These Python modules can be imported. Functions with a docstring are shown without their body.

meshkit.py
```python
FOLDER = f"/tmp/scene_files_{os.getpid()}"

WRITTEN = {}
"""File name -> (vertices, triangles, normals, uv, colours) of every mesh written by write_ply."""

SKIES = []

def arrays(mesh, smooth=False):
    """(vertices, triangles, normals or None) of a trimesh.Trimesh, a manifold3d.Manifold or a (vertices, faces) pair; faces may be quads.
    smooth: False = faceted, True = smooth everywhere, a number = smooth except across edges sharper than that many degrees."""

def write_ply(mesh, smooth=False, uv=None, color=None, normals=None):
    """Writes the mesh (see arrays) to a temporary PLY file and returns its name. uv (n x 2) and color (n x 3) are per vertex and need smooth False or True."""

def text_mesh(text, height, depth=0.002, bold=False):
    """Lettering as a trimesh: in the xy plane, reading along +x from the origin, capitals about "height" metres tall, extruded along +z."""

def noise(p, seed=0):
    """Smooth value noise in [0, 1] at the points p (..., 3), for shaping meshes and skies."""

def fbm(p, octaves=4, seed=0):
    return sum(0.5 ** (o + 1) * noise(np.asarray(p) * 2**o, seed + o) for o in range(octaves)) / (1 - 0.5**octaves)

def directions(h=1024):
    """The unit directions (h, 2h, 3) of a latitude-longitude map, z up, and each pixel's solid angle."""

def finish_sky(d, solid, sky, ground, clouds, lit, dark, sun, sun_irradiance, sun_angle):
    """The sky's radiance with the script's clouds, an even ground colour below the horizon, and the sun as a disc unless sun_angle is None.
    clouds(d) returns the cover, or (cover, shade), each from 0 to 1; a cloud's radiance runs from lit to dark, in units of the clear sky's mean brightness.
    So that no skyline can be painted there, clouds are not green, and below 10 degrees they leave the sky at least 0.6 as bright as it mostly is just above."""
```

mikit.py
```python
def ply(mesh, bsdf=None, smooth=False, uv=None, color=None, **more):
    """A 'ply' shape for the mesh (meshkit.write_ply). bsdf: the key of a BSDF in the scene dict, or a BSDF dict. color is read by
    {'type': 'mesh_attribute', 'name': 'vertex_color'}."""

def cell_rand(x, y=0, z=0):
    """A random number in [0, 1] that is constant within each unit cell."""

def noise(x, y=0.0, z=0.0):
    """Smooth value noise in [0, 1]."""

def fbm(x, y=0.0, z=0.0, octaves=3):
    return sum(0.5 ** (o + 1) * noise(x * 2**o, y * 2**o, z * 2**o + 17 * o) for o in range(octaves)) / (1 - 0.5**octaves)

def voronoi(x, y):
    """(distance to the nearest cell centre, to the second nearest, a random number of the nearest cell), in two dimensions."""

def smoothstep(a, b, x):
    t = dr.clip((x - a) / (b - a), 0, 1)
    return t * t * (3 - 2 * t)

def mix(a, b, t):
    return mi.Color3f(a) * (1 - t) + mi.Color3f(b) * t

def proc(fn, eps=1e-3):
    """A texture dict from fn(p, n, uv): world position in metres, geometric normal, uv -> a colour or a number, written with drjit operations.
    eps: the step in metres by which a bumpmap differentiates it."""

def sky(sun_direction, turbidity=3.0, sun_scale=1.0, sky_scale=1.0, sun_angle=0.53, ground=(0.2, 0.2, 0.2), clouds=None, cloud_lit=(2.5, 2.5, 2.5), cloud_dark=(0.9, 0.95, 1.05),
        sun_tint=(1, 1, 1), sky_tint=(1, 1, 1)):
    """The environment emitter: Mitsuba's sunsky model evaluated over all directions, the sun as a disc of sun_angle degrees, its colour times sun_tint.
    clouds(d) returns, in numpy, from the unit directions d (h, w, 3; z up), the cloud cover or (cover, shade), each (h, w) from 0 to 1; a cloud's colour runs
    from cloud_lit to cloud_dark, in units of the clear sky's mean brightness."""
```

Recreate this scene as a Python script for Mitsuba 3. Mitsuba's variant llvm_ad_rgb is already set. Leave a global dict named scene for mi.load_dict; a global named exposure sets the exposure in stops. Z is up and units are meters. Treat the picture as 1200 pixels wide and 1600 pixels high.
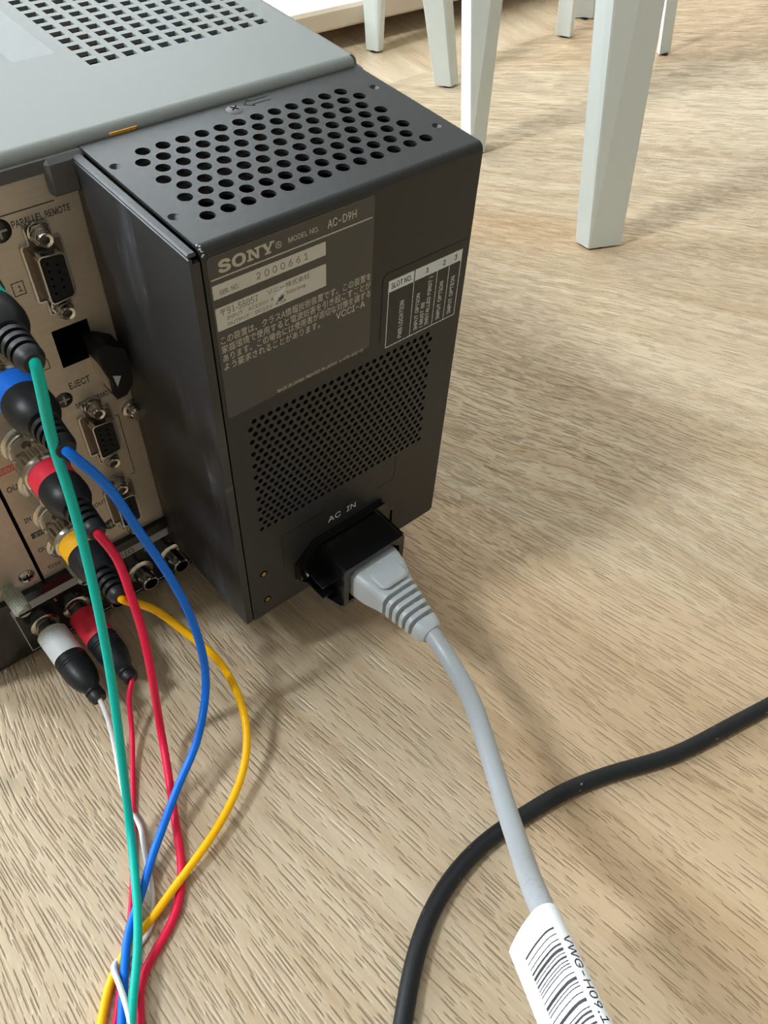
import math
import numpy as np
import trimesh
import drjit as dr
import mitsuba as mi
import mikit
import meshkit
from mikit import proc, noise, fbm, smoothstep, mix, cell_rand
from shapely.geometry import Polygon, box as sbox, Point, LineString
from shapely import affinity, union_all, box as vbox

T = mi.ScalarTransform4f
scene, labels = {}, {}

# ---------------------------------------------------------------- camera, light, exposure
exposure = -0.98
CAM = (-0.087747, -0.170481, 0.327047)
scene['camera'] = {
    'type': 'perspective', 'fov_axis': 'x', 'fov': 50.493,
    'to_world': T().look_at(origin=CAM, target=(CAM[0] + 0.44808488, CAM[1] + 0.39602011, CAM[2] - 0.80149112),
                            up=(0.49983437, 0.63233368, 0.59187814)),
    'principal_point_offset_x': -0.0499184, 'principal_point_offset_y': -0.0566275,
    'near_clip': 0.01, 'far_clip': 50.0,
}
PANE_LIGHT = (265.0, 288.0, 301.0)          # the narrow bright pane of the window on the left
DOOR_LIGHT = (24.0, 26.6, 28.4)             # the tall window at the back of the left wall
SOFT_LIGHT = (7.5, 8.3, 8.7)                # the wide overcast window in the back wall


# ---------------------------------------------------------------- helpers
def add(key, mesh, mat, smooth=False, **more):
    scene[key] = mikit.ply(mesh, mat, smooth=smooth, **more)
    return key


def tag(key, label=None, category=None, group=None, kind=None):
    d = {}
    if label: d['label'] = label
    if category: d['category'] = category
    if group: d['group'] = group
    if kind: d['kind'] = kind
    labels[key] = d


def cat(*ms):
    return trimesh.util.concatenate([m for m in ms])


def bx(x0, x1, y0, y1, z0, z1):
    m = trimesh.creation.box(extents=(x1 - x0, y1 - y0, z1 - z0))
    m.apply_translation(((x0 + x1) / 2, (y0 + y1) / 2, (z0 + z1) / 2))
    return m


def cbx(x0, x1, y0, y1, z0, z1, r):
    """a box with chamfered edges"""
    p = []
    for i, X in enumerate((x0, x1)):
        for j, Y in enumerate((y0, y1)):
            for k, Z in enumerate((z0, z1)):
                sx, sy, sz = (1 - 2 * i) * r, (1 - 2 * j) * r, (1 - 2 * k) * r
                p += [(X, Y + sy, Z + sz), (X + sx, Y, Z + sz), (X + sx, Y + sy, Z)]
    return trimesh.convex.convex_hull(np.array(p))


def frame(origin, xa, ya, za):
    m = np.eye(4)
    m[:3, 0], m[:3, 1], m[:3, 2], m[:3, 3] = xa, ya, za, origin
    return m


def front(x, y, z):
    """plane facing the camera side: local x -> +x, local y -> +z, local z (out) -> -y"""
    return frame((x, y, z), (1, 0, 0), (0, 0, 1), (0, -1, 0))


def ext(poly, h, m=None, quiet=True):
    polys = getattr(poly, 'geoms', [poly])
    out = [trimesh.creation.extrude_polygon(g, h, engine='earcut') for g in polys if g.area > 0]
    o = cat(*out)
    if m is not None: o.apply_transform(m)
    return o


def lathe(profile, origin, axis, n=32):
    """profile: (radius, height) pairs turned about the axis through origin"""
    m = trimesh.creation.revolve(np.array(profile, float), sections=n)
    a = np.array(axis, float); a /= np.linalg.norm(a)
    h = np.array([0, 0, 1.0]) if abs(a[2]) < 0.9 else np.array([1.0, 0, 0])
    x = np.cross(h, a); x /= np.linalg.norm(x)
    m.apply_transform(frame(origin, x, np.cross(a, x), a))
    return m


def spline(pts, step=0.003):
    from scipy.interpolate import CubicSpline
    p = np.array(pts, float)
    t = np.r_[0, np.cumsum(np.sqrt(np.linalg.norm(np.diff(p, axis=0), axis=1)))]
    cs = CubicSpline(t, p)
    n = int(np.linalg.norm(np.diff(p, axis=0), axis=1).sum() / step) + 2
    return cs(np.linspace(0, t[-1], n))


def frames(path):
    d = np.gradient(path, axis=0); d /= np.linalg.norm(d, axis=1)[:, None]
    u = np.cross(d[0], [0, 0, 1.0]); u /= np.linalg.norm(u)
    us = []
    for k in d:
        u = u - k * (u @ k); u /= np.linalg.norm(u); us.append(u)
    us = np.array(us)
    return d, us, np.cross(d, us)


def tube(path, r, n=16):
    d, u, v = frames(path)
    r = np.broadcast_to(r, (len(path),))
    a = np.arange(n) * 2 * np.pi / n
    V = path[:, None] + (np.cos(a)[None, :, None] * u[:, None] + np.sin(a)[None, :, None] * v[:, None]) * r[:, None, None]
    V = V.reshape(-1, 3)
    F = []
    for i in range(len(path) - 1):
        for j in range(n):
            q, w = i * n + j, i * n + (j + 1) % n
            F += [(q, w, w + n), (q, w + n, q + n)]
    b = len(V)
    V = np.vstack([V, path[0], path[-1]])
    for j in range(n):
        F += [(b, (j + 1) % n, j), (b + 1, b - n + j, b - n + (j + 1) % n)]
    return trimesh.Trimesh(V, np.array(F), process=False)


FONTS = {}


def glyphs(text, height, font='Inter.woff2', bold=0, size=96):
    """outlines of a line of lettering as a shapely shape, capitals `height` tall, from the origin along +x"""
    import glob
    from PIL import Image, ImageDraw, ImageFont
    k = (font, size)
    if k not in FONTS: FONTS[k] = ImageFont.truetype(glob.glob('/opt/blender-*/*/datafiles/fonts/' + font)[0], size)
    f = FONTS[k]
    x0, y0, x1, y1 = f.getbbox(text, anchor='ls', stroke_width=bold)
    im = Image.new('L', (int(x1 - x0) + 8, int(y1 - y0) + 8))
    ImageDraw.Draw(im).text((4 - x0, 4 - y0), text, 255, f, anchor='ls', stroke_width=bold)
    on = np.pad(np.asarray(im) > 127, ((0, 0), (1, 1))).astype(np.int8)
    rows, starts = np.nonzero(np.diff(on, axis=1) == 1)
    ends = np.nonzero(np.diff(on, axis=1) == -1)[1]
    sh = union_all(vbox(starts, -rows - 1, ends, -rows)).buffer(0.55).buffer(-0.55).simplify(0.5)
    s = height / (size * 0.73)
    return affinity.affine_transform(sh, [s, 0, 0, s, -4 * s, (4 - y0) * s])


def fit(shape, width):
    x0, _, x1, _ = shape.bounds
    return affinity.scale(affinity.translate(shape, -x0, 0), width / (x1 - x0), 1, origin=(0, 0))


def text_front(shape, x, z, y, th=0.00008):
    return ext(shape, th, front(x, y, z))


def principled(color, rough=0.5, **k):
    return {'type': 'twosided', 'bsdf': {'type': 'principled', 'base_color': color if isinstance(color, dict) else {'type': 'rgb', 'value': list(color)}, 'roughness': rough, **k}}


def bumped(b, fn, scale, eps=0.0003):
    return {'type': 'twosided', 'bsdf': {'type': 'bumpmap', 'scale': scale, 'arbitrary': proc(fn, eps), 'bsdf': b['bsdf']}}


# ---------------------------------------------------------------- materials
def grain_coords(p):
    dx, dy = p.x + 0.04, dr.maximum(0.71 - p.y, 0.3)
    w = dr.atan2(dx, dy) * 0.75
    l = -p.y
    # two knots push the grain aside, and long slow waves bend it
    for kx, ky, s, a in ((-0.108, 0.016, 0.030, 0.010), (0.215, -0.035, 0.035, -0.008), (-0.03, -0.015, 0.05, 0.007)):
        q = (dr.square((p.x - kx)) + dr.square((p.y - ky) * 0.55)) / (s * s)
        w = w + a * dr.exp(-q)
    w = w + 0.010 * (noise(w * 9 + 3, l * 3.5) - 0.5) + 0.0022 * (noise(w * 60, l * 14) - 0.5)
    return w, l


def dashes(w, l, pitch, length, seed, keep, wide):
    """thin broken pore lines along the grain: at most one in every cell of pitch x length"""
    u = w / pitch
    i = dr.floor(u)
    r0 = cell_rand(i, seed, 1)
    v = l / length + r0 * 7.0
    j = dr.floor(v)
    g, r1, r2, r3 = v - j, cell_rand(i, j, seed + 2), cell_rand(i, j, seed + 3), cell_rand(i, j, seed + 4)
    c = 0.25 + 0.5 * r1 + 0.10 * (noise(l * 160, i, seed) - 0.5)
    half = (0.085 + 0.085 * r2) * wide
    a, b = 0.30 * r3, 1.0 - 0.45 * r2
    across = 1 - smoothstep(0.35, 1.0, dr.abs(u - i - c) / half)
    return across * smoothstep(a, a + 0.10, g) * (1 - smoothstep(b - 0.12, b, g)) * dr.select(cell_rand(i, j, seed + 5) < keep, 0.55 + 0.45 * r3, 0.0)


def pores(w, l, wide=1.0):
    k = 0.50 + 0.45 * smoothstep(0.35, 0.65, noise(w * 24 + 5, l * 6))
    return dr.maximum(dashes(w, l, 0.0024, 0.030, 3, k, wide), dr.maximum(dashes(w + 0.0008, l, 0.0019, 0.019, 40, k * 0.9, wide), 0.7 * dashes(w + 0.0003, l, 0.0013, 0.010, 80, 0.45, wide)))


def floor_color(p, n, uv):
    w, l = grain_coords(p)
    ring = fbm(w * 150, l * 5.0, octaves=3)
    broad = fbm(w * 11 + 2, l * 2.2 + 9, octaves=3)
    hair = noise(w * 1500, l * 55)
    c = mix((0.420, 0.305, 0.190), (0.575, 0.468, 0.332), smoothstep(0.2, 0.8, 0.45 * ring + 0.40 * broad + 0.15 * hair))
    warm = smoothstep(0.48, 0.66, fbm(w * 7 + 40, l * 3.0 + 5, octaves=2))
    c = c * mix((1.0, 1.0, 1.0), (1.0, 0.915, 0.84), warm)
    k = dr.square(p.x + 0.108) + dr.square((p.y - 0.016) * 0.7)
    c = c * (1 - 0.28 * dr.exp(-k / (0.004 * 0.004)))
    lip_glint = pores(w - 0.00042, l, 0.8)          # glint along one lip of the pores, light painted into the colour
    c = c * (1 + 0.20 * lip_glint)
    return c * (1 - 0.46 * pores(w, l, 0.8))


def floor_height(p, n, uv):
    w, l = grain_coords(p)
    return -pores(w, l, 1.9) + 0.05 * noise(w * 420, l * 22)


def paint_height(p, n, uv):
    return noise(p.x * 2600, p.y * 2600, p.z * 2600)


def scuffed(p, n, uv):
    # pale scuffs rubbed into the black paint, in streaks along the height of the panel
    s = noise(p.y * 420, p.z * 40, 3.0)
    t = noise(p.y * 1300, p.z * 130, 9.0)
    m = fbm(p.y * 60, p.z * 22, 5.0, octaves=3)
    k = smoothstep(0.50, 0.85, m) * (0.35 + 0.65 * s) + smoothstep(0.86, 0.95, t) * smoothstep(0.45, 0.7, m)
    return mix((0.019, 0.020, 0.022), (0.085, 0.095, 0.11), dr.clip(k * 0.55, 0, 1))


def brushed(p, n, uv):
    f = noise(p.x * 90, p.z * 2500) * 0.5 + noise(p.x * 400, p.z * 400) * 0.5
    return mix((0.50, 0.43, 0.345), (0.57, 0.50, 0.41), f)


def cord_grime(p, n, uv):
    k = smoothstep(0.62, 0.9, noise(p.x * 900, p.y * 900, p.z * 900)) * smoothstep(0.5, 0.75, noise(p.x * 70, p.y * 70, p.z * 70))
    return mix((0.335, 0.36, 0.385), (0.29, 0.27, 0.27), k * 0.55)


def black_cord(p, n, uv):
    k = smoothstep(0.90, 0.95, noise(p.x * 520, p.y * 520, p.z * 520))
    return mix((0.012, 0.013, 0.015), (0.19, 0.19, 0.19), k)


def rgbt(*c): return principled(c)


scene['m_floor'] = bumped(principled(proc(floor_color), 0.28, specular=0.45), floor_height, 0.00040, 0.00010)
scene['m_wall'] = principled((0.42, 0.405, 0.37), 0.8)
scene['m_trim'] = principled((0.80, 0.80, 0.78), 0.45)
scene['m_white_paint'] = principled((0.60, 0.645, 0.62), 0.32, specular=0.5)
scene['m_platform'] = principled((0.62, 0.53, 0.42), 0.5)
scene['m_dark_wood'] = principled((0.10, 0.075, 0.06), 0.6)
scene['m_black'] = bumped(principled((0.0150, 0.0164, 0.0174), 0.42, specular=0.40), paint_height, 0.000018, 0.0001)
scene['m_scuffed'] = principled(proc(scuffed), 0.45)
scene['m_label'] = principled((0.046, 0.047, 0.046), 0.38)
scene['m_silver_print'] = principled((0.42, 0.40, 0.345), 0.4)
scene['m_sticker'] = principled((0.50, 0.50, 0.465), 0.45)
scene['m_sticker_print'] = principled((0.17, 0.16, 0.145), 0.5)
scene['m_print_white'] = principled((0.52, 0.56, 0.57), 0.5)
scene['m_table_head'] = principled((0.56, 0.63, 0.67), 0.5)
scene['m_dark_print'] = principled((0.045, 0.045, 0.048), 0.5)
scene['m_gloss_black'] = principled((0.006, 0.006, 0.007), 0.16, specular=0.5)
scene['m_matte_black'] = principled((0.009, 0.009, 0.010), 0.5, specular=0.25)
scene['m_rubber'] = principled((0.011, 0.012, 0.014), 0.42, specular=0.32)
scene['m_void'] = principled((0.004, 0.004, 0.004), 0.9, specular=0.1)  # near-black, puts the shade of interiors and slots into the colour
scene['m_cover'] = principled((0.17, 0.182, 0.175), 0.5, specular=0.3)
scene['m_cover_frame'] = principled((0.10, 0.10, 0.103), 0.5, specular=0.3)
scene['m_panel'] = principled(proc(brushed), 0.38, metallic=0.55)
scene['m_nickel'] = principled((0.56, 0.54, 0.50), 0.15, metallic=1.0)
scene['m_dark_metal'] = principled((0.17, 0.13, 0.10), 0.35, metallic=0.7)
scene['m_brass'] = principled((0.62, 0.40, 0.12), 0.3, metallic=1.0)
scene['m_thumb'] = principled((0.30, 0.33, 0.28), 0.45, metallic=0.3)
scene['m_panel_print'] = principled((0.055, 0.05, 0.045), 0.5)
scene['m_band_grey'] = principled((0.30, 0.30, 0.30), 0.5)
scene['m_pale_line'] = principled((0.40, 0.40, 0.39), 0.5)
scene['m_red_band'] = principled((0.60, 0.10, 0.08), 0.5)
scene['m_orange'] = principled((0.70, 0.35, 0.04), 0.5)
scene['m_green_wire'] = principled((0.0, 0.42, 0.355), 0.38, specular=0.25)
scene['m_blue_wire'] = principled((0.0, 0.15, 0.72), 0.38, specular=0.25)
scene['m_red_wire'] = principled((0.72, 0.010, 0.060), 0.38, specular=0.25)
scene['m_yellow_wire'] = principled((0.92, 0.48, 0.0), 0.38, specular=0.25)
scene['m_white_wire'] = principled((0.70, 0.71, 0.72), 0.38, specular=0.25)
scene['m_ring_yellow'] = principled((0.80, 0.40, 0.008), 0.45)
scene['m_ring_white'] = principled((0.62, 0.65, 0.66), 0.45)
scene['m_ring_red'] = principled((0.66, 0.022, 0.05), 0.45)
scene['m_ring_blue'] = principled((0.0, 0.12, 0.60), 0.45)
scene['m_grey_cord'] = principled(proc(cord_grime), 0.40)
scene['m_grey_plug'] = principled((0.39, 0.42, 0.44), 0.42)
scene['m_black_cord'] = principled(proc(black_cord), 0.45, specular=0.25)
scene['m_paper'] = principled((0.74, 0.77, 0.80), 0.55)
scene['m_ink'] = principled((0.03, 0.028, 0.035), 0.6)
scene['m_pane'] = principled((0.8, 0.8, 0.8), 0.5)

# ---------------------------------------------------------------- the room
XL, XR, YF, YB, HC = -1.20, 2.30, -2.30, 2.20, 2.50
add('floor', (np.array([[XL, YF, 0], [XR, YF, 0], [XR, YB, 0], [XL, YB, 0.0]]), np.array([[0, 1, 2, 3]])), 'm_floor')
tag('floor', 'pale oak laminate floor with embossed grain', kind='structure')
add('ceiling', bx(XL - .1, XR + .1, YF - .1, YB + .1, HC, HC + .08), 'm_wall'); tag('ceiling', 'white ceiling', kind='structure')


def wall_with_hole(lo, hi, a0, a1, z0, z1, plane0, plane1, along):
    def seg(a, b, c, d):
        return bx(plane0, plane1, a, b, c, d) if along == 'y' else bx(a, b, plane0, plane1, c, d)
    return cat(seg(lo, a0, 0, HC), seg(a1, hi, 0, HC), seg(a0, a1, 0, z0), seg(a0, a1, z1, HC))


WY0, WY1, WZ0, WZ1 = 0.25, 0.55, 1.38, 2.06
BY0, BY1, BZ0, BZ1 = 1.15, 2.05, 0.12, 2.15
add('wall_left', cat(wall_with_hole(YF - .1, 0.9, WY0, WY1, WZ0, WZ1, XL - .1, XL, 'y'), wall_with_hole(0.9, YB + .1, BY0, BY1, BZ0, BZ1, XL - .1, XL, 'y')), 'm_wall'); tag('wall_left', 'white wall with two windows', kind='structure')
add('wall_right', bx(XR, XR + .1, YF - .1, YB + .1, 0, HC), 'm_wall'); tag('wall_right', 'white wall', kind='structure')
GX0, GX1, GZ0, GZ1 = -1.10, 1.45, 0.55, 2.25
add('wall_back', wall_with_hole(XL - .1, XR + .1, GX0, GX1, GZ0, GZ1, YB, YB + .1, 'x'), 'm_wall'); tag('wall_back', 'white wall with a wide window', kind='structure')
add('wall_front', bx(XL - .1, XR + .1, YF - .1, YF, 0, HC), 'm_wall'); tag('wall_front', 'white wall', kind='structure')


def pane_y(x, y0, y1, z0, z1):
    """a pane in the plane x, facing +x"""
    return (np.array([[x, y0, z0], [x, y1, z0], [x, y1, z1], [x, y0, z1]]), np.array([[0, 1, 2, 3]]))


add('window_1__frame', cat(bx(XL - .08, XL - .02, WY0, WY0 + .05, WZ0, WZ1), bx(XL - .08, XL - .02, WY1 - .05, WY1, WZ0, WZ1),
                           bx(XL - .08, XL - .02, WY0, WY1, WZ0, WZ0 + .05), bx(XL - .08, XL - .02, WY0, WY1, WZ1 - .05, WZ1)), 'm_trim')
add('window_1__pane', pane_y(XL - .05, WY0 + .05, WY1 - .05, WZ0 + .05, WZ1 - .05), 'm_pane', emitter={'type': 'area', 'radiance': {'type': 'rgb', 'value': list(PANE_LIGHT)}})
tag('window_1', 'narrow bright window', kind='structure')
add('window_3__frame', cat(bx(XL - .08, XL - .02, BY0, BY0 + .05, BZ0, BZ1), bx(XL - .08, XL - .02, BY1 - .05, BY1, BZ0, BZ1),
                           bx(XL - .08, XL - .02, BY0, BY1, BZ0, BZ0 + .05), bx(XL - .08, XL - .02, BY0, BY1, BZ1 - .05, BZ1)), 'm_trim')
add('window_3__pane', pane_y(XL - .05, BY0 + .05, BY1 - .05, BZ0 + .05, BZ1 - .05), 'm_pane', emitter={'type': 'area', 'radiance': {'type': 'rgb', 'value': list(DOOR_LIGHT)}})
tag('window_3', 'tall window at the back of the left wall', kind='structure')
add('window_2__frame', cat(bx(GX0, GX0 + .06, YB + .02, YB + .08, GZ0, GZ1), bx(GX1 - .06, GX1, YB + .02, YB + .08, GZ0, GZ1),
                           bx(GX0, GX1, YB + .02, YB + .08, GZ0, GZ0 + .06), bx(GX0, GX1, YB + .02, YB + .08, GZ1 - .06, GZ1)), 'm_trim')
add('window_2__pane', (np.array([[GX0, YB + .05, GZ0], [GX1, YB + .05, GZ0], [GX1, YB + .05, GZ1], [GX0, YB + .05, GZ1]]), np.array([[0, 1, 2, 3]])), 'm_pane',
    emitter={'type': 'area', 'radiance': {'type': 'rgb', 'value': list(SOFT_LIGHT)}})
tag('window_2', 'wide window', kind='structure')

# ---------------------------------------------------------------- AC adapter (black box)
W, D, Z0, ZT = 0.1052, 0.0619, 0.031, 0.205
A = 'ac_adapter'
tag(A, 'tall black metal power adapter box with perforated top, fixed behind the video deck', 'power adapter')


def ngon(x, y, r, n=12):
    a = (np.arange(n) + 0.5) * 2 * np.pi / n
    return [(x + r * math.cos(t), y + r * math.sin(t)) for t in a]


XS, RB = 0.0034, 0.0024
# front sheet with the fine mesh of round holes
holes = []
NR = 20
for i in range(NR):
    z = 0.1402 - i * 0.00283
    x = 0.0137 + (0.0 if i % 2 == 0 else -0.00158)
    while x < 0.0922:
        if not (i % 2 == 0 and x > 0.0905): holes.append(ngon(x, z, 0.00102, 10))
        x += 0.00316
sheet = Polygon([(XS, Z0 + .0004), (W - 0.0012, Z0 + .0004), (W, Z0 + 0.002), (W, ZT - RB), (XS, ZT - RB)], holes)
fm = ext(sheet, 0.0010, front(0, 0.0010, 0))
# top sheet with the coarse round holes and four countersunk rivets
holes = []
for k in range(8):
    y = 0.0497 - 0.00537 * k
    for i in range(12 if k % 2 == 0 else 13):
        x = (0.0167 if k % 2 == 0 else 0.0136) + 0.00652 * i
        holes.append(ngon(x, y, 0.00215, 20))
rivets = [(0.0062, 0.0464), (0.0060, 0.0163), (0.1000, 0.0466), (0.1000, 0.0161)]
for x, y in rivets: holes.append(ngon(x, y, 0.0016, 20))
SCX, SCY = 0.0525, 0.0568
tsheet = Polygon([(XS, RB), (W, RB), (W, D), (XS, D)], holes)
tm = ext(tsheet, 0.0010, frame((0, 0, ZT - 0.0010), (1, 0, 0), (0, 1, 0), (0, 0, 1)))
# the bend between them
a = np.linspace(0, np.pi / 2, 9)
pr = [(RB - RB * math.cos(t), ZT - RB + RB * math.sin(t)) for t in a] + [(RB - (RB - .001) * math.cos(t), ZT - RB + (RB - .001) * math.sin(t)) for t in a[::-1]]
bend = ext(Polygon(pr), W - XS, frame((XS, 0, 0), (0, 1, 0), (0, 0, 1), (1, 0, 0)))
add(A + '__front_panel', fm, 'm_black')
add(A + '__top_cover', cat(tm, bend), 'm_black', smooth=35)
labels[A + '__front_panel'] = {'label': 'front sheet with a dense field of tiny round holes'}
labels[A + '__top_cover'] = {'label': 'top sheet with rows of larger round holes'}
# left side panel with its folded flange, right side, bottom, back
left = cat(cbx(0, 0.0012, 0.0004, D, Z0, ZT - 0.0022, 0.0003), cbx(0.0, 0.0028, 0.0006, D - .002, ZT - 0.0022, ZT - 0.0009, 0.0005), bx(0.0, XS - .0004, 0.0003, 0.0016, Z0 + .0004, ZT - 0.0035))
add(A + '__side_panel', left, 'm_scuffed')
labels[A + '__side_panel'] = {'label': 'scuffed black left side'}
add(A + '__side_panel_001', bx(W - 0.0010, W - .0002, 0.0012, D, Z0 + .0004, ZT - 0.0011), 'm_black')
add(A + '__bottom_panel', bx(0.0013, W - 0.0011, 0.0012, D, Z0 + .0002, Z0 + 0.0014), 'm_black')
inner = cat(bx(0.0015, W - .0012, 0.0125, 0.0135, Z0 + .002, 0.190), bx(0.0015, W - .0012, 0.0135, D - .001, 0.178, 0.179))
add(A + '__shade_liner', inner, 'm_void')  # added black liner, shade behind the holes put into its colour
add(A + '__heat_sink', cat(bx(0.030, 0.068, 0.0045, 0.0095, 0.197, 0.1985), bx(0.030, 0.068, 0.0094, 0.0102, 0.185, 0.1985)), 'm_nickel')
rv = [lathe([(0, -0.0011), (0.0007, -0.0011), (0.0016, -0.0001), (0.0016, -.0014), (0, -0.0014)], (x, y, ZT), (0, 0, 1), 20) for x, y in rivets]
for i, m in enumerate(rv): add(A + '__rivet' + ('' if i == 0 else '_%03d' % i), m, 'm_black', smooth=40)
scr = lathe([(0, 0.0006), (0.0018, 0.0005), (0.0027, 0.0001), (0.0027, 0)], (SCX, SCY, ZT), (0, 0, 1), 24)
add(A + '__screw', scr, 'm_cover_frame', smooth=40); labels[A + '__screw'] = {'label': 'cross-head screw on the top beside an engraved arrow'}
cr = cat(bx(SCX - .0014, SCX + .0014, SCY - .00022, SCY + .00022, ZT + .0005, ZT + .0007), bx(SCX - .00022, SCX + .00022, SCY - .0014, SCY + .0014, ZT + .0005, ZT + .0007))
cr.apply_transform(trimesh.transformations.rotation_matrix(0.6, (0, 0, 1), (SCX, SCY, 0)))
add(A + '__screw__cross_slot', cr, 'm_void')
ar = LineString([(0.0660, 0.0592), (0.0594, 0.0592), (0.0596, 0.0604), (0.0568, 0.0580), (0.0596, 0.0560), (0.0594, 0.0570), (0.0660, 0.0570)]).buffer(0.00016)
add(A + '__arrow_mark', ext(ar, 0.00006, frame((0, 0, ZT), (1, 0, 0), (0, 1, 0), (0, 0, 1))), 'm_void')
for i, (x, z) in enumerate(((0.0105, 0.0592), (0.0109, 0.0411))):
    k = A + '__brass_screw' + ('' if i == 0 else '_001')
    add(k, lathe([(0, 0.0002), (0.0011, 0.0002), (0.0012, 0)], (x, 0, z), (0, -1, 0), 20), 'm_brass', smooth=40)
    add(k + '__rim', lathe([(0.0012, 0.00035), (0.0016, 0.00025), (0.0018, 0), (0.0012, 0)], (x, 0, z), (0, -1, 0), 20), 'm_void', smooth=40)
    add(k + '__slot', bx(x - .0010, x + .0010, -.00028, -.0001, z - .00016, z + .00016), 'm_void')

# paint chipped off the front corner of the lid
rng = np.random.default_rng(11)
for i in range(9):
    t_ = rng.uniform(0.05, 1.45)
    c_ = np.array((XS + .00025 + rng.uniform(0, .0009), RB - (RB + .00002) * math.cos(t_), ZT - RB + (RB + .00002) * math.sin(t_)))
    m_ = trimesh.creation.icosphere(subdivisions=1, radius=1.0)
    m_.apply_scale([rng.uniform(.0002, .0005), rng.uniform(.00018, .0004), rng.uniform(.00012, .0003)])
    m_.apply_translation(c_)
    add(A + '__worn_chip' + ('' if i == 0 else '_%03d' % i), m_, 'm_band_grey', smooth=True)

# rating label
L = A + '__rating_label'
lab = Polygon([(0.0046, 0.1464), (0.0614, 0.1478), (0.0614, 0.2020), (0.0046, 0.2020)]).buffer(-0.0012).buffer(0.0012)
add(L, ext(lab, 0.00018, front(0, 0, 0)), 'm_label'); labels[L] = {'label': 'dark grey rating label with silver print'}
yl = -0.00018
sony = []
S_, O_ = fit(glyphs('S', 0.0033, bold=5, size=96), 0.0042), fit(glyphs('O', 0.0033, bold=4, size=96), 0.0047)
sony.append(affinity.translate(S_, 0, 0)); sony.append(affinity.translate(O_, 0.0046, 0))


def slab(x, w, z, h=0.0005): return sbox(x, z, x + w, z + h)


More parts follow.
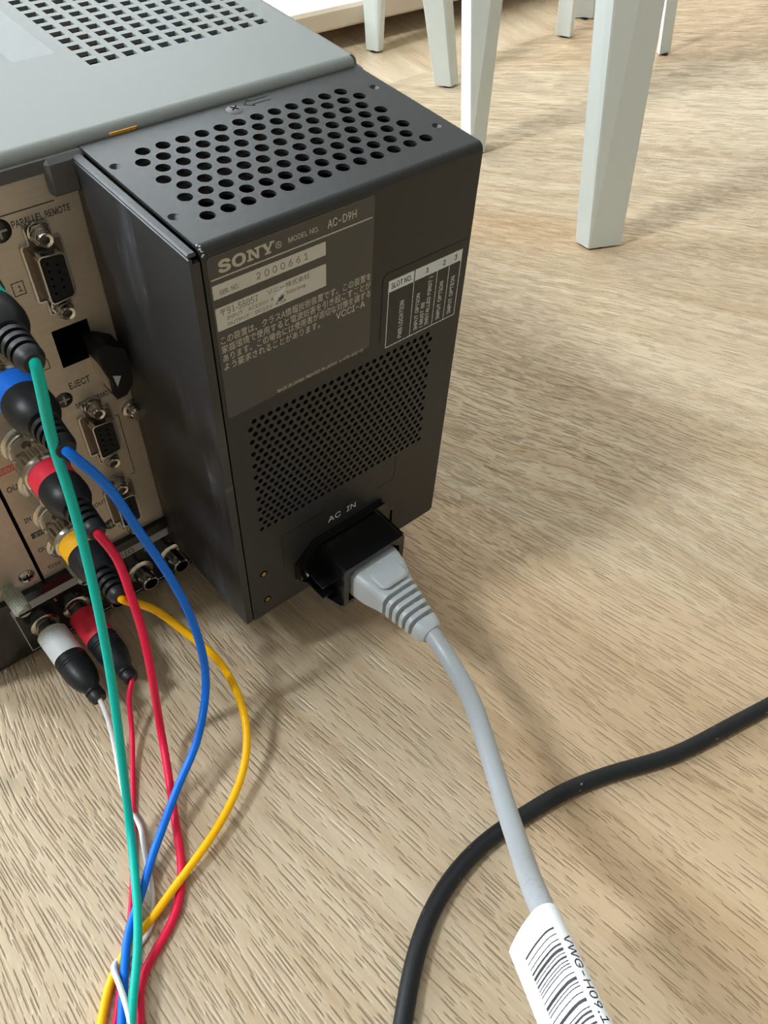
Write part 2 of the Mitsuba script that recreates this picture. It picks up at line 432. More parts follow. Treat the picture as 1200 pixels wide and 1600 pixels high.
N_ = union_all([Polygon([(0.0006, 0), (0.0014, 0), (0.0014, .0033), (0.0006, .0033)]), Polygon([(0.0034, 0), (0.0042, 0), (0.0042, .0033), (0.0034, .0033)]),
                Polygon([(0.0006, .0033), (0.0018, .0033), (0.0042, 0), (0.0032, 0)]), slab(0, .0022, 0), slab(0, .0016, .0028), slab(0.0028, .0020, .0028)])
Y_ = union_all([Polygon([(0.0003, .0033), (0.0016, .0033), (0.0026, .0017), (0.0036, .0033), (0.0044, .0033), (0.0029, .0011), (0.0029, 0), (0.0019, 0), (0.0019, .0011)]),
                slab(0, .0020, .0028), slab(0.0031, .0017, .0028), slab(0.0013, .0022, 0)])
sony += [affinity.translate(N_, 0.0096, 0), affinity.translate(Y_, 0.0145, 0)]
reg = affinity.translate(union_all([Point(0, 0).buffer(.0010).difference(Point(0, 0).buffer(.0008)), affinity.translate(glyphs('R', .0010), -.0004, -.0005)]), 0.0211, 0.0013)
prints = [text_front(fit(union_all(sony), 0.0180), 0.0078, 0.1966, yl), text_front(reg, 0.0060, 0.1968, yl),
          text_front(fit(glyphs('MODEL NO.', .0015, bold=0), .0105), 0.0304, 0.1975, yl),
          text_front(fit(glyphs('AC-D9H', .0024, bold=1), .0105), 0.0440, 0.1972, yl),
          ext(sbox(0.0052, 0.1950, 0.0606, 0.1954), .00008, front(0, yl, 0)),
          text_front(fit(glyphs('VCCI-A', .0023, bold=1), .0118), 0.0470, 0.1652, yl),
          text_front(fit(glyphs('MADE IN JAPAN  PRINTED IN JAPAN   4-075-602-01', .0012), .0354), 0.0233, 0.1474, yl)]
JP = 'Noto Sans CJK Regular.woff2'
for t, x, z, w in (('この装置は、クラスA情報技術装置です。この装置を', 0.0056, 0.1745, 0.0553), ('家庭環境で使用すると電波妨害を引き起こすことが', 0.0056, 0.1714, 0.0553),
                   ('あります。この場合には使用者が適切な対策を講ずる', 0.0056, 0.1683, 0.0553), ('よう要求されることがあります。', 0.0056, 0.1652, 0.0350)):
    prints.append(text_front(fit(glyphs(t, 0.0021, JP, size=40), w), x, z, yl))
add(L + '__silver_print', cat(*prints), 'm_silver_print')
for i, (z0, z1) in enumerate(((0.1892, 0.1935), (0.1790, 0.1864))):
    add(L + '__sticker' + ('' if i == 0 else '_001'), ext(sbox(0.0052, z0, 0.0432, z1).buffer(-.0003).buffer(.0003), .00012, front(0, yl, 0)), 'm_sticker')
ys = yl - .00012
sp = [text_front(fit(glyphs('SER. NO.', .0014, bold=1), .0062), 0.0072, 0.1902, ys), text_front(fit(glyphs('2 0 0 0 6 6 1', .0021), .0176), 0.0192, 0.1903, ys),
      text_front(fit(glyphs('〒91-58057', .0021, JP, bold=0), .0125), 0.0066, 0.1836, ys), text_front(fit(glyphs('ソニー株式会社', .0014, JP), .0150), 0.0222, 0.1842, ys),
      text_front(fit(glyphs('INPUT :  AC100V  85VA  50/60Hz', .0011), .0270), 0.0085, 0.1817, ys), text_front(fit(glyphs('OUTPUT :  DC12V  4.5A', .0011), .0200), 0.0085, 0.1797, ys)]
add(L + '__dark_print', cat(*sp), 'm_sticker_print')
tear = Polygon([(0.0243, 0.1815), (0.0262, 0.1822), (0.0284, 0.1838), (0.0280, 0.1846), (0.0258, 0.1838), (0.0240, 0.1828)])
add(L + '__torn_patch', ext(tear, .00018, front(0, ys, 0)), 'm_table_head'); labels[L + '__torn_patch'] = {'label': 'scraped spot on the lower sticker'}
add(L + '__torn_patch__scrape', ext(Polygon([(0.0256, 0.1806), (0.0275, 0.1812), (0.0277, 0.1821), (0.0262, 0.1816)]), .0002, front(0, ys, 0)), 'm_dark_print')

# slot table
K = A + '__slot_table'
x0, x1, z0, z1, zh = 0.0690, 0.1020, 0.1437, 0.1702, 0.1659
cols = (0.0802, 0.0909, 0.0965)
t = 0.00016
grid = union_all([sbox(x0 - t, z0 - t, x1 + t, z0 + t), sbox(x0 - t, z0, x0 + t, z1), sbox(x1 - t, z0, x1 + t, z1)] + [sbox(c - t * .8, z0, c + t * .8, zh) for c in cols])
ws = [ext(grid, .00006, front(0, 0, 0))]


def vert(text, x, z, h, length):
    """lettering that reads upwards"""
    s = fit(glyphs(text, h, bold=1), length)
    return ext(s, .00006, frame((x, 0, z), (0, 0, 1), (-1, 0, 0), (0, -1, 0)))


ws += [vert('PWB LOCATION', 0.0763, 0.1452, .0018, .0152), vert('INPUT OPTION', 0.0836, 0.1452, .0016, .0150), vert('( MUST BE', 0.0862, 0.1452, .0016, .0104),
       vert('INSTALLED FIRST )', 0.0888, 0.1452, .0016, .0195), vert('INPUT OPTION', 0.0944, 0.1452, .0017, .0155), vert('INPUT OPTION', 0.0999, 0.1452, .0017, .0155)]
add(K, cat(*ws), 'm_print_white'); labels[K] = {'label': 'white printed table of slot numbers'}
add(K + '__header_band', ext(sbox(x0 - t, zh, x1 + t, z1), .00006, front(0, 0, 0)), 'm_table_head')
hp = [text_front(fit(glyphs('SLOT NO.', .0019, bold=1), .0090), 0.0700, 0.1671, -.00006), text_front(glyphs('1', .0019, bold=1), 0.0851, 0.1671, -.00006),
      text_front(glyphs('2', .0019, bold=1), 0.0929, 0.1671, -.00006), text_front(glyphs('3', .0019, bold=1), 0.0983, 0.1671, -.00006), ext(sbox(0.0800, zh, 0.0804, z1), .00006, front(0, -.00006, 0))]
add(K + '__header_print', cat(*hp), 'm_dark_print')
# shallow embossed outlines pressed in the sheet
em = LineString([(0.0662, 0.1475), (0.0662, 0.1718), (0.0676, 0.1735), (0.1036, 0.1735)]).buffer(.00025)
em2 = LineString([(0.0785, 0.0840), (0.0785, 0.0722), (0.0770, 0.0706), (0.0690, 0.0706)]).buffer(.0002)
em3 = LineString([(0.0204, 0.0560), (0.0204, 0.0745), (0.0216, 0.0757), (0.0420, 0.0757)]).buffer(.0002)
for i, e_ in enumerate((em, em2, em3)): add(A + '__pressed_seam' + ('' if i == 0 else '_%03d' % i), ext(e_, .0001, front(0, 0, 0)), 'm_matte_black')
for i, m_ in enumerate((text_front(fit(glyphs('AC', .0031), .0065), 0.0432, 0.0672, 0), text_front(fit(glyphs('IN', .0031), .0047), 0.0528, 0.0672, 0))): add(A + '__inlet_lettering' + ('' if i == 0 else '_001'), m_, 'm_print_white')
labels[A + '__inlet_lettering'] = {'label': 'white lettering AC IN'}

# mains inlet
I = A + '__power_inlet'
fl = Polygon([(0.0262, 0.0425), (0.0262, 0.0530), (0.0355, 0.0618), (0.0715, 0.0618), (0.0770, 0.0540), (0.0770, 0.0425), (0.0700, 0.0355), (0.0340, 0.0355)]).buffer(-.002).buffer(.002)
add(I + '__flange', ext(fl, 0.0022, front(0, 0, 0)), 'm_gloss_black')
add(I + '__flange_rim', cat(ext(fl.buffer(.0007), .0012, front(0, 0, 0)), ext(fl.difference(fl.buffer(-.0006)), .0030, front(0, 0, 0))), 'm_gloss_black')
outer, hole = Polygon([(0.0360, 0.0362), (0.0672, 0.0362), (0.0672, 0.0594), (0.0664, 0.0602), (0.0368, 0.0602), (0.0360, 0.0594)]), Polygon([(0.0380, 0.0380), (0.0380, 0.0550), (0.0415, 0.0583), (0.0618, 0.0583), (0.0652, 0.0550), (0.0652, 0.0380)])
sh = ext(outer.difference(hole), 0.0185, front(0, -0.0015, 0))
rim = ext(outer.buffer(.0006, join_style=2).difference(hole), 0.0014, front(0, -0.0190, 0))
ribs = cat(*[bx(0.0292, 0.0362, -0.014, -0.002, z, z + .0010) for z in (0.0400, 0.0475)], *[bx(0.0670, 0.0735, -0.014, -0.002, z, z + .0010) for z in (0.0400, 0.0500)])
wedge = ext(Polygon([(0.0300, 0.0), (0.0362, 0.0), (0.0362, 0.018), (0.0340, 0.018)]), .0012, frame((0, -0.0020, 0.0362), (1, 0, 0), (0, -1, 0), (0, 0, 1)))
add(I, cat(sh, rim, ribs, wedge), 'm_gloss_black'); labels[I] = {'label': 'glossy black mains inlet with a square shroud'}
add(I + '__cavity', bx(0.0385, 0.0650, -0.0040, -0.0022, 0.0385, 0.0580), 'm_void')
add(I + '__fixing_screw', lathe([(0, 0.0016), (0.0014, 0.0012), (0.0019, 0.0002), (0.0019, 0)], (0.0310, -0.0022, 0.0445), (0, -1, 0), 20), 'm_nickel', smooth=40)

# ---------------------------------------------------------------- video deck
V = 'video_deck'
tag(V, 'grey professional video deck with metal rear connector panel, on the floor', 'video recorder')
DZ, DT, DX0, DX1, DY1 = 0.0045, 0.2075, -0.1045, 0.1075, 0.470
RC = 0.0032
# cover: holes and the pressed recess
holes = []
for j in range(44):
    y = 0.1012 + 0.0058 * j
    for i in range(11):
        x = 0.0303 + 0.00636 * i
        s, e = 0.0020, 0.0017
        holes.append([(x - s, y - e), (x + s, y - e), (x + s, y + e), (x - s, y + e)])
rx0, rx1, ry0, ry1 = -0.082, 0.0232, 0.1122, 0.40
holes.append([(rx0, ry0), (rx1, ry0), (rx1, ry1), (rx0, ry1)])
tp = Polygon([(DX0, D + RC), (DX1 - RC, D + RC), (DX1 - RC, DY1), (DX0, DY1)], holes)
top = ext(tp, 0.0012, frame((0, 0, DT - .0012), (1, 0, 0), (0, 1, 0), (0, 0, 1)))
a = np.linspace(0, np.pi / 2, 9)
arc = [(RC - RC * math.cos(t), -RC + RC * math.sin(t)) for t in a]
q = Polygon(arc + [(RC, -RC)])
roll = ext(q, DX1 - RC - DX0, frame((DX0, D, DT), (0, 1, 0), (0, 0, 1), (1, 0, 0)))
roll2 = ext(affinity.scale(q, -1, 1, origin=(0, 0)), DY1 - D - RC, frame((DX1, D + RC, DT), (1, 0, 0), (0, 0, 1), (0, 1, 0)))
# recess: sloping flanks down to a sunken floor
d = 0.0075
P8 = np.array([(rx0, ry0, DT), (rx1, ry0, DT), (rx1, ry1, DT), (rx0, ry1, DT), (rx0 + .0075, ry0 + .0015, DT - d), (rx1 - .0078, ry0 + .0015, DT - d), (rx1 - .0078, ry1 - .006, DT - d), (rx0 + .0075, ry1 - .006, DT - d)])
d_ = d
rec = trimesh.Trimesh(P8, np.array([(0, 1, 5), (0, 5, 4), (1, 2, 6), (1, 6, 5), (2, 3, 7), (2, 7, 6), (3, 0, 4), (3, 4, 7), (4, 5, 6), (4, 6, 7)]), process=False)
add(V + '__top_cover', cat(top, roll, roll2, rec), 'm_cover', smooth=35)
labels[V + '__top_cover'] = {'label': 'pale grey lid with rows of square vents'}
add(V + '__body', cat(bx(DX0, DX1 - .0004, D + .020, DY1, 0.010, DT - .030), bx(DX1 - .0014, DX1 - .0002, D + .0004, DY1, 0.010, DT - RC), bx(DX0, DX0 + .001, D, DY1, .01, DT - .002), bx(DX0, DX1 - .001, DY1 - .001, DY1, .01, DT - .002)), 'm_cover_frame')
add(V + '__frame_lip', cat(bx(DX0, DX1 - .0006, D - .0010, D + .003, 0.2008, DT - RC + .0001), cbx(-0.0082, 0.0046, D - .0024, D + .001, 0.1935, 0.2043, .0012)), 'm_cover_frame')
labels[V + '__frame_lip'] = {'label': 'dark grey edge under the lid'}
boards = [(0.0303 + .018, 0.14, .012, 'm_brass'), (0.06, 0.115, .020, 'm_blue_wire'), (0.08, 0.15, .02, 'm_ring_red')]
add(V + '__circuit_board', bx(0.03, 0.10, 0.095, 0.30, DT - .0298, DT - .0200), 'm_void')  # board blackened, shade below the vents put into its colour
for i, m_ in enumerate((lathe([(0, .012), (.006, .012), (.006, 0)], (0.066, 0.118, DT - .02), (0, 0, 1), 20), lathe([(0, .011), (.006, .011), (.006, 0)], (0.080, 0.122, DT - .02), (0, 0, 1), 20), lathe([(0, .011), (.006, .011), (.006, 0)], (0.074, 0.136, DT - .02), (0, 0, 1), 20))): add(V + '__capacitor' + ('' if i == 0 else '_%03d' % i), m_, 'm_ring_blue', smooth=40)
add(V + '__ribbon_connector', bx(0.034, 0.040, 0.100, 0.112, DT - .02, DT - .010), 'm_ring_red'); add(V + '__ribbon_connector_001', bx(0.045, 0.075, 0.150, 0.154, DT - .02, DT - .008), 'm_ring_red')
for i, (x, y) in enumerate(((-0.08, 0.10), (0.08, 0.10), (-0.08, 0.44), (0.08, 0.44))):
    add(V + '__foot' + ('' if i == 0 else '_%03d' % i), lathe([(0, 0.0102), (0.011, 0.0102), (0.012, 0.0), (0, 0)], (x, y, 0), (0, 0, 1), 24), 'm_rubber', smooth=40)
# rear panels
zs, zt_ = 0.0447, 0.2008
hole_d9 = []
rp = Polygon([(-0.0548, zs), (DX1 - .002, zs), (DX1 - .002, zt_), (-0.0548, zt_)], [[(-0.0204, 0.1368), (-0.0080, 0.1368), (-0.0080, 0.1516), (-0.0204, 0.1516)]])
RP = V + '__rear_panel'
add(RP, ext(rp, 0.0012, front(0, D + .0012, 0)), 'm_panel'); labels[RP] = {'label': 'champagne metal rear panel with printed legends'}
add(V + '__module_panel', bx(DX0 + .002, -0.0562, D, D + .0012, zs, zt_), 'm_panel'); labels[V + '__module_panel'] = {'label': 'metal module plate left of the seam'}
add(V + '__card_slot', cat(bx(-0.0204, -0.0080, D + .012, D + .013, 0.1368, 0.1516), bx(-0.0206, -0.0203, D + .0001, D + .013, 0.1366, 0.1518), bx(-0.0081, -0.0078, D + .0001, D + .013, 0.1366, 0.1518), bx(-0.0206, -0.0078, D + .0001, D + .013, 0.1366, 0.1369), bx(-0.0206, -0.0078, D + .0001, D + .013, 0.1515, 0.1518)), 'm_void')
labels[V + '__card_slot'] = {'label': 'black rectangular opening'}


def line2(pts, w, y, th=.00006): return ext(LineString(pts).buffer(w / 2, cap_style=2), th, front(0, y, 0))


def rectline(x0, x1, z0, z1, w, y): return ext(sbox(x0, z0, x1, z1).difference(sbox(x0 + w, z0 + w, x1 - w, z1 - w)), .00006, front(0, y, 0))


pp = [line2([(-0.060, 0.1924), (-0.0076, 0.1922)], .0004, D),
      text_front(fit(glyphs('PARALLEL REMOTE', .0020, bold=2), .0178), -0.0213, 0.1880, D), text_front(fit(glyphs('EJECT', .0026, bold=2), .0077), -0.0206, 0.1276, D),
      text_front(fit(glyphs('SERIAL REMOTE', .0019, bold=2), .0150), -0.0207, 0.1189, D), text_front(fit(glyphs('OUT', .0024, bold=2), .0058), -0.0532, 0.0962, D),
      text_front(fit(glyphs('IN', .0022, bold=2), .0026), -0.0524, 0.0786, D), text_front(fit(glyphs('OUT', .0022, bold=2), .0056), -0.0525, 0.0604, D),
      text_front(fit(glyphs('OUT', .0019, bold=2), .0052), -0.0262, 0.0692, D), text_front(fit(glyphs('T29X', .0018, bold=2), .0056), -0.0520, 0.0488, D),
      rectline(-0.0273, -0.0235, 0.1674, 0.1720, .0003, D), text_front(glyphs('1', .0020), -0.0259, 0.1687, D), rectline(-0.0282, -0.0243, 0.1388, 0.1428, .0003, D),
      line2([(-0.0085, 0.1085), (-0.0068, 0.1085), (-0.0068, 0.0770), (-0.0085, 0.0770)], .0003, D)]
for i, m_ in enumerate(pp): add(RP + '__legend' + ('' if i == 0 else '_%03d' % i), m_, 'm_panel_print')
add(RP + '__red_band', ext(sbox(-0.0545, 0.1048, -0.0440, 0.1080), .00006, front(0, D, 0)), 'm_red_band')
add(RP + '__black_band', ext(sbox(-0.0524, 0.0690, -0.0440, 0.0720), .00006, front(0, D, 0)), 'm_panel_print')
add(RP + '__band_lettering', text_front(fit(glyphs('PR/R', .0020), .0066), -0.0527, 0.1053, D - .00006), 'm_pale_line')
add(RP + '__band_lettering_001', text_front(fit(glyphs('SYNC', .0018, bold=1), .0062), -0.0512, 0.0696, D - .00006), 'm_pale_line')
# black holes with recessed cross screws
for i, (x, z, r) in enumerate(((-0.0252, 0.1884, 0.0036), (-0.0237, 0.1245, 0.0031), (-0.0225, 0.0562, 0.0028))):
    k = V + '__recessed_screw' + ('' if i == 0 else '_%03d' % i)
    add(k, lathe([(0, 0.0003), (r * .75, 0.0004), (r, 0.0001), (r, -.001), (0, -.001)], (x, D, z), (0, -1, 0), 24), 'm_gloss_black', smooth=40)
    add(k + '__cross_slot', cat(bx(x - r * .6, x + r * .6, D - .0005, D - .0003, z - .0003, z + .0003), bx(x - .0003, x + .0003, D - .0005, D - .0003, z - r * .6, z + r * .6)), 'm_thumb')
k = V + '__module_screw'
add(k, lathe([(0, 0.0016), (0.0024, 0.0013), (0.0032, 0.0004), (0.0032, 0)], (-0.0604, D, 0.0518), (0, -1, 0), 24), 'm_nickel', smooth=40)
add(k + '__cross_slot', cat(bx(-0.0623, -0.0585, D - .0018, D - .0013, 0.0515, 0.0521), bx(-0.0607, -0.0601, D - .0018, D - .0013, 0.0500, 0.0536)), 'm_void')

# D-sub ports
def dshape(h1, h2, w, r):
    """the D outline, long side along local y; left edge longer"""
    return Polygon([(-w / 2, -h1 / 2), (w / 2, -h2 / 2), (w / 2, h2 / 2), (-w / 2, h1 / 2)]).buffer(-r).buffer(r)


def dsub(key, cx, cz, label):
    fr = front(cx, D, cz)
    flange = sbox(-.0064, -.0098, .0064, .0098).union(sbox(-.0040, -.0152, .0040, .0152)).buffer(-.0012).buffer(.0012)
    sh0, sh1 = dshape(.0166, .0150, .0084, .0016), dshape(.0156, .0140, .0074, .0012)
    rimline = flange.difference(flange.buffer(-.0006))
    body = cat(ext(rimline, .0011, fr), ext(sh0.difference(sh1), .0062, fr))
    add(key, body, 'm_nickel')
    add(key + '__flange', ext(flange.buffer(-.0003), .0005, fr), 'm_dark_metal'); labels[key] = {'label': label}
    ins = dshape(.0155, .0139, .0073, .0012)
    dots = [(-.0016, (i - 2) * .00255) for i in range(5)] + [(.0013, (i - 1.5) * .00255) for i in range(4)]
    face = Polygon(ins.exterior.coords, [ngon(x, y, .00045, 10) for x, y in dots])
    add(key + '__insulator', ext(face, .0056, fr), 'm_matte_black')
    add(key + '__contact_pins', cat(*[ext(Polygon(ngon(x, y, .0004, 8)), .0042, fr) for x, y in dots]), 'm_nickel')
    for i, s in enumerate((1, -1)):
        k = key + '__jackscrew' + ('' if i == 0 else '_001')
        o = (cx, D - .0005, cz + s * .0125)
        a6 = np.arange(6) * np.pi / 3
        hexa = ext(Polygon([(.0027 * math.cos(t), .0027 * math.sin(t)) for t in a6]), .0040, front(*o))
        nose = lathe([(0.0011, .0030), (.0012, .0058), (.0021, .0060), (.0025, .0052), (.0025, .0040)], o, (0, -1, 0), 20)
        fl2 = lathe([(.0032, 0), (.0032, .0008), (.0024, .0010), (.0024, .0038), (.0029, .0040), (.0029, .0030)], o, (0, -1, 0), 20)
        add(k, cat(hexa, nose, fl2), 'm_nickel', smooth=35)
        add(k + '__bore', lathe([(0, .0042), (.0012, .0042), (.0012, .0040), (0, .004)], o, (0, -1, 0), 16), 'm_dark_wood')


dsub(V + '__remote_port', -0.0152, 0.1728, 'nine-pin port under PARALLEL REMOTE')
dsub(V + '__remote_port_001', -0.0154, 0.1054, 'nine-pin port under SERIAL REMOTE')
dsub(V + '__remote_port_002', -0.0154, 0.0652, 'nine-pin port behind the blue cable, lowest of the three')

# eject lever
lev = Polygon([(-0.0112, 0.1468), (-0.0072, 0.1463), (-0.0017, 0.1424), (-0.0010, 0.1330), (-0.0020, 0.1272), (-0.0050, 0.1238), (-0.0088, 0.1236), (-0.0086, 0.1300), (-0.0109, 0.1387)])
E = V + '__eject_lever'
lm = ext(lev, .0095, front(0, D, 0))
add(E, lm, 'm_matte_black'); labels[E] = {'label': 'black lever with a small white triangle beside EJECT'}
add(E + '__cheek', ext(Polygon([(-0.0108, 0.1396), (-0.0080, 0.1300), (-0.0080, 0.1222), (-0.0099, 0.1275), (-0.0108, 0.1330)]), .0060, front(0, D, 0)), 'm_panel')
add(E + '__triangle_mark', ext(Polygon([(-0.0082, 0.1340), (-0.0054, 0.1326), (-0.0076, 0.1288)]), .00008, front(0, D - .0095, 0)), 'm_print_white')
add(V + '__captive_nut', lathe([(0, .0050), (.0022, .0048), (.0028, .0040), (.0028, .0012), (.0040, .0010), (.0042, 0)], (-0.0012, D, 0.1085), (0, -1, 0), 24), 'm_nickel', smooth=30)
add(V + '__adapter_sticker', ext(Polygon([(0.0138, 0.2040), (0.0208, 0.2040), (0.0222, 0.2058), (0.0132, 0.2058)]), .0003, front(0, D + .0002, 0)), 'm_orange'); labels[V + '__adapter_sticker'] = {'label': 'orange sticker under the lid edge'}

# audio panel
AP = V + '__audio_panel'
add(AP, cat(bx(DX0 + .001, DX1 - .002, D - .0004, D + .0040, 0.0048, 0.0442), bx(DX0 + .001, DX1 - .002, D - .0026, D + .001, 0.0405, 0.0446)), 'm_gloss_black')
labels[AP] = {'label': 'black audio connector strip along the bottom'}
ya = D - .0004
add(AP + '__grey_band', ext(sbox(-0.0724, 0.0325, 0.0040, 0.0372), .00008, front(0, ya, 0)), 'm_band_grey')
add(AP + '__band_lettering', text_front(fit(glyphs('AUDIO', .0028), .0132), -0.0302, 0.0334, ya - .00008), 'm_dark_print')
ln = LineString([(-0.0720, 0.0340), (-0.0720, 0.0064), (0.10, 0.0064)]).buffer(.00022, cap_style=2)
add(AP + '__outline', cat(ext(ln, .00006, front(0, ya, 0)), text_front(glyphs('1', .0019), -0.0556, 0.0292, ya), text_front(glyphs('2', .0019), -0.0244, 0.0292, ya), text_front(glyphs('1', .0016), -0.0130, 0.0296, ya)), 'm_pale_line')
for i, x in enumerate((-0.0628, -0.0482, -0.0330, -0.0170, -0.0012)):
    k = V + '__phono_jack' + ('' if i == 0 else '_%03d' % i)
    zj = 0.0192
    prof = [(.0062, 0), (.0062, .0008), (.0052, .0014), (.0043, .0016), (.0041, .0022), (.0041, .0088), (.0036, .0096), (.0031, .0096), (.0030, .0020), (0.0, .0020)]
    add(k, lathe(prof, (x, ya, zj), (0, -1, 0), 32), 'm_nickel', smooth=35)
    add(k + '__bore', lathe([(0, .0070), (.0008, .0070), (.0008, .0062), (.0030, .0062), (.0030, .0040), (0, .0040)], (x, ya, zj), (0, -1, 0), 24), 'm_void')
for i, (x, z) in enumerate(((-0.0688, 0.0500), (-0.0428, 0.0490))):
    k = V + '__thumbscrew' + ('' if i == 0 else '_001')
    n = 22
    aa = np.arange(2 * n) * np.pi / n
    knurl = Polygon([((.0034 if j % 2 else .0029) * math.cos(t), (.0034 if j % 2 else .0029) * math.sin(t)) for j, t in enumerate(aa)])
    m = cat(ext(knurl, .0110, front(x, D - .0022, z)), lathe([(0, .0148), (.0024, .0146), (.0032, .0132), (.0031, .0022), (.0026, .0020), (.0026, 0)], (x, D, z), (0, -1, 0), 32))
    add(k, m, 'm_thumb', smooth=30)
    add(k + '__slot', bx(x - .0024, x + .0024, D - .0151, D - .0144, z - .0003, z + .0003), 'm_void')
# BNC sockets on the panel: four carry plugs, two are free
BX = -0.0418
socks = (0.1835, 0.1525, 0.1148, 0.0776)
for i, (x, z) in enumerate([(BX, z) for z in socks] + [(BX, 0.0960), (BX, 0.0595)]):
    k = V + '__bnc_socket' + ('' if i == 0 else '_%03d' % i)
    add(k, lathe([(.0078, 0), (.0078, .0006), (.0066, .0012), (.0066, .0022), (.0058, .0026), (.0050, .0026), (.0049, .0110), (.0040, .0112), (.0036, .0112), (.0036, .002), (0, .002)], (x, D, z), (0, -1, 0), 36), 'm_nickel', smooth=35)

# ---------------------------------------------------------------- cables
PTS = {
  'green': [[-0.0437, 0.0124, 0.1601], [-0.0453, 0.0106, 0.1396], [-0.0481, 0.0064, 0.1184], [-0.0521, 0.0006, 0.0984], [-0.0591, -0.0086, 0.07], [-0.0697, -0.022, 0.0387], [-0.08, -0.0345, 0.01], [-0.0883, -0.0515, 0.0075], [-0.0956, -0.066, 0.0078], [-0.1036, -0.0788, 0.0082], [-0.1107, -0.0884, 0.0082], [-0.1193, -0.1008, 0.007], [-0.1284, -0.1137, 0.004]],
  'blue': [[-0.0358, 0.0082, 0.1375], [-0.0311, 0.0062, 0.1154], [-0.0269, 0.0018, 0.0918], [-0.0247, -0.0042, 0.0676], [-0.026, -0.0097, 0.0443], [-0.0308, -0.0146, 0.028], [-0.0436, -0.0261, 0.02], [-0.0563, -0.0333, 0.0145], [-0.0694, -0.0416, 0.0095], [-0.0808, -0.0496, 0.006], [-0.0903, -0.0576, 0.004], [-0.0989, -0.065, 0.0045], [-0.1062, -0.0742, 0.0047], [-0.1124, -0.0837, 0.0047], [-0.122, -0.098, 0.004], [-0.1309, -0.1115, 0.0018]],
  'red': [[-0.0387, 0.0111, 0.0985], [-0.039, 0.0085, 0.0834], [-0.041, 0.003, 0.0646], [-0.0455, -0.0048, 0.0445], [-0.0506, -0.0092, 0.0135], [-0.0578, -0.0247, 0.007], [-0.0653, -0.0404, 0.003], [-0.071, -0.0531, 0.0018], [-0.0759, -0.0615, 0.0018], [-0.0828, -0.0693, 0.0018], [-0.0906, -0.0743, 0.0018], [-0.098, -0.0778, 0.0018], [-0.1045, -0.0819, 0.0018], [-0.1094, -0.0884, 0.0018], [-0.117, -0.1021, 0.0018], [-0.1246, -0.117, 0.0018]],
  'yellow': [[-0.0307, 0.0156, 0.0541], [-0.0233, 0.009, 0.038], [-0.0187, -0.0031, 0.03], [-0.0184, -0.015, 0.022], [-0.0219, -0.027, 0.016], [-0.0286, -0.0375, 0.012], [-0.0379, -0.0459, 0.009], [-0.0505, -0.0531, 0.007], [-0.0645, -0.0587, 0.006], [-0.0802, -0.0634, 0.0045], [-0.0914, -0.0669, 0.0035], [-0.0986, -0.0683, 0.0018], [-0.1058, -0.0711, 0.0018], [-0.1123, -0.075, 0.0018], [-0.1182, -0.0806, 0.0018], [-0.128, -0.0924, 0.0018], [-0.1375, -0.1055, 0.0018]],
  'white': [[-0.0637, 0.0105, 0.014], [-0.0672, 0.0011, 0.007], [-0.0731, -0.0127, 0.002], [-0.0765, -0.0251, 0.0012], [-0.0769, -0.0331, 0.0012], [-0.0801, -0.0418, 0.0012], [-0.0846, -0.0539, 0.0012], [-0.0881, -0.0616, 0.0012], [-0.0937, -0.0686, 0.0012], [-0.1005, -0.0713, 0.0012], [-0.1053, -0.0717, 0.0014], [-0.1082, -0.0714, 0.0024], [-0.1099, -0.0733, 0.0048], [-0.1106, -0.0779, 0.0075], [-0.1118, -0.085, 0.0085], [-0.1141, -0.0932, 0.0085], [-0.1184, -0.1016, 0.007], [-0.1277, -0.1144, 0.003]],
  'audred': [[-0.0521, 0.0124, 0.014], [-0.0575, 0.0043, 0.007], [-0.0641, -0.0065, 0.003], [-0.0722, -0.0201, 0.0012], [-0.0826, -0.0381, 0.0012], [-0.0928, -0.0545, 0.0012], [-0.1032, -0.069, 0.0012], [-0.1119, -0.0793, 0.0012], [-0.1174, -0.0864, 0.0012], [-0.1246, -0.0953, 0.0012], [-0.1338, -0.1088, 0.0012]],
  'cord': [[0.05, -0.0693, 0.0424], [0.0435, -0.0889, 0.044], [0.0328, -0.1087, 0.0469], [0.0206, -0.1292, 0.0512], [0.0083, -0.1457, 0.0636], [-0.0051, -0.1601, 0.0847], [-0.0154, -0.1793, 0.0949], [-0.0261, -0.1992, 0.1055], [-0.0368, -0.2192, 0.1161]],
  'black': [[0.2309, -0.1741, 0.0036], [0.1922, -0.1723, 0.0036], [0.1665, -0.1675, 0.0036], [0.1401, -0.161, 0.0036], [0.1119, -0.1534, 0.0036], [0.0859, -0.142, 0.0036], [0.0623, -0.1336, 0.0036], [0.0429, -0.1297, 0.0036], [0.023, -0.1272, 0.0036], [0.0043, -0.1283, 0.0036], [-0.0129, -0.1331, 0.0036], [-0.0276, -0.1409, 0.0036], [-0.0397, -0.1497, 0.0036], [-0.0521, -0.1597, 0.0036], [-0.0644, -0.1708, 0.0036]],
}
YE = 0.0105
LANE = {'yellow': -2.5, 'audred': -1.5, 'blue': -.5, 'green': .5, 'white': 1.5, 'red': 2.5}
for k_ in PTS:                     # the bundle runs on over the floor, each cable in its own lane
    if k_ not in ('cord', 'black'):
        e_ = PTS[k_][-1]
        PTS[k_] = PTS[k_] + [[e_[0] - .40 * t_ + .0045 * LANE[k_] * min(1, t_ / .08), e_[1] - .80 * t_, .0018] for t_ in (.07, .16, .28, .42)]


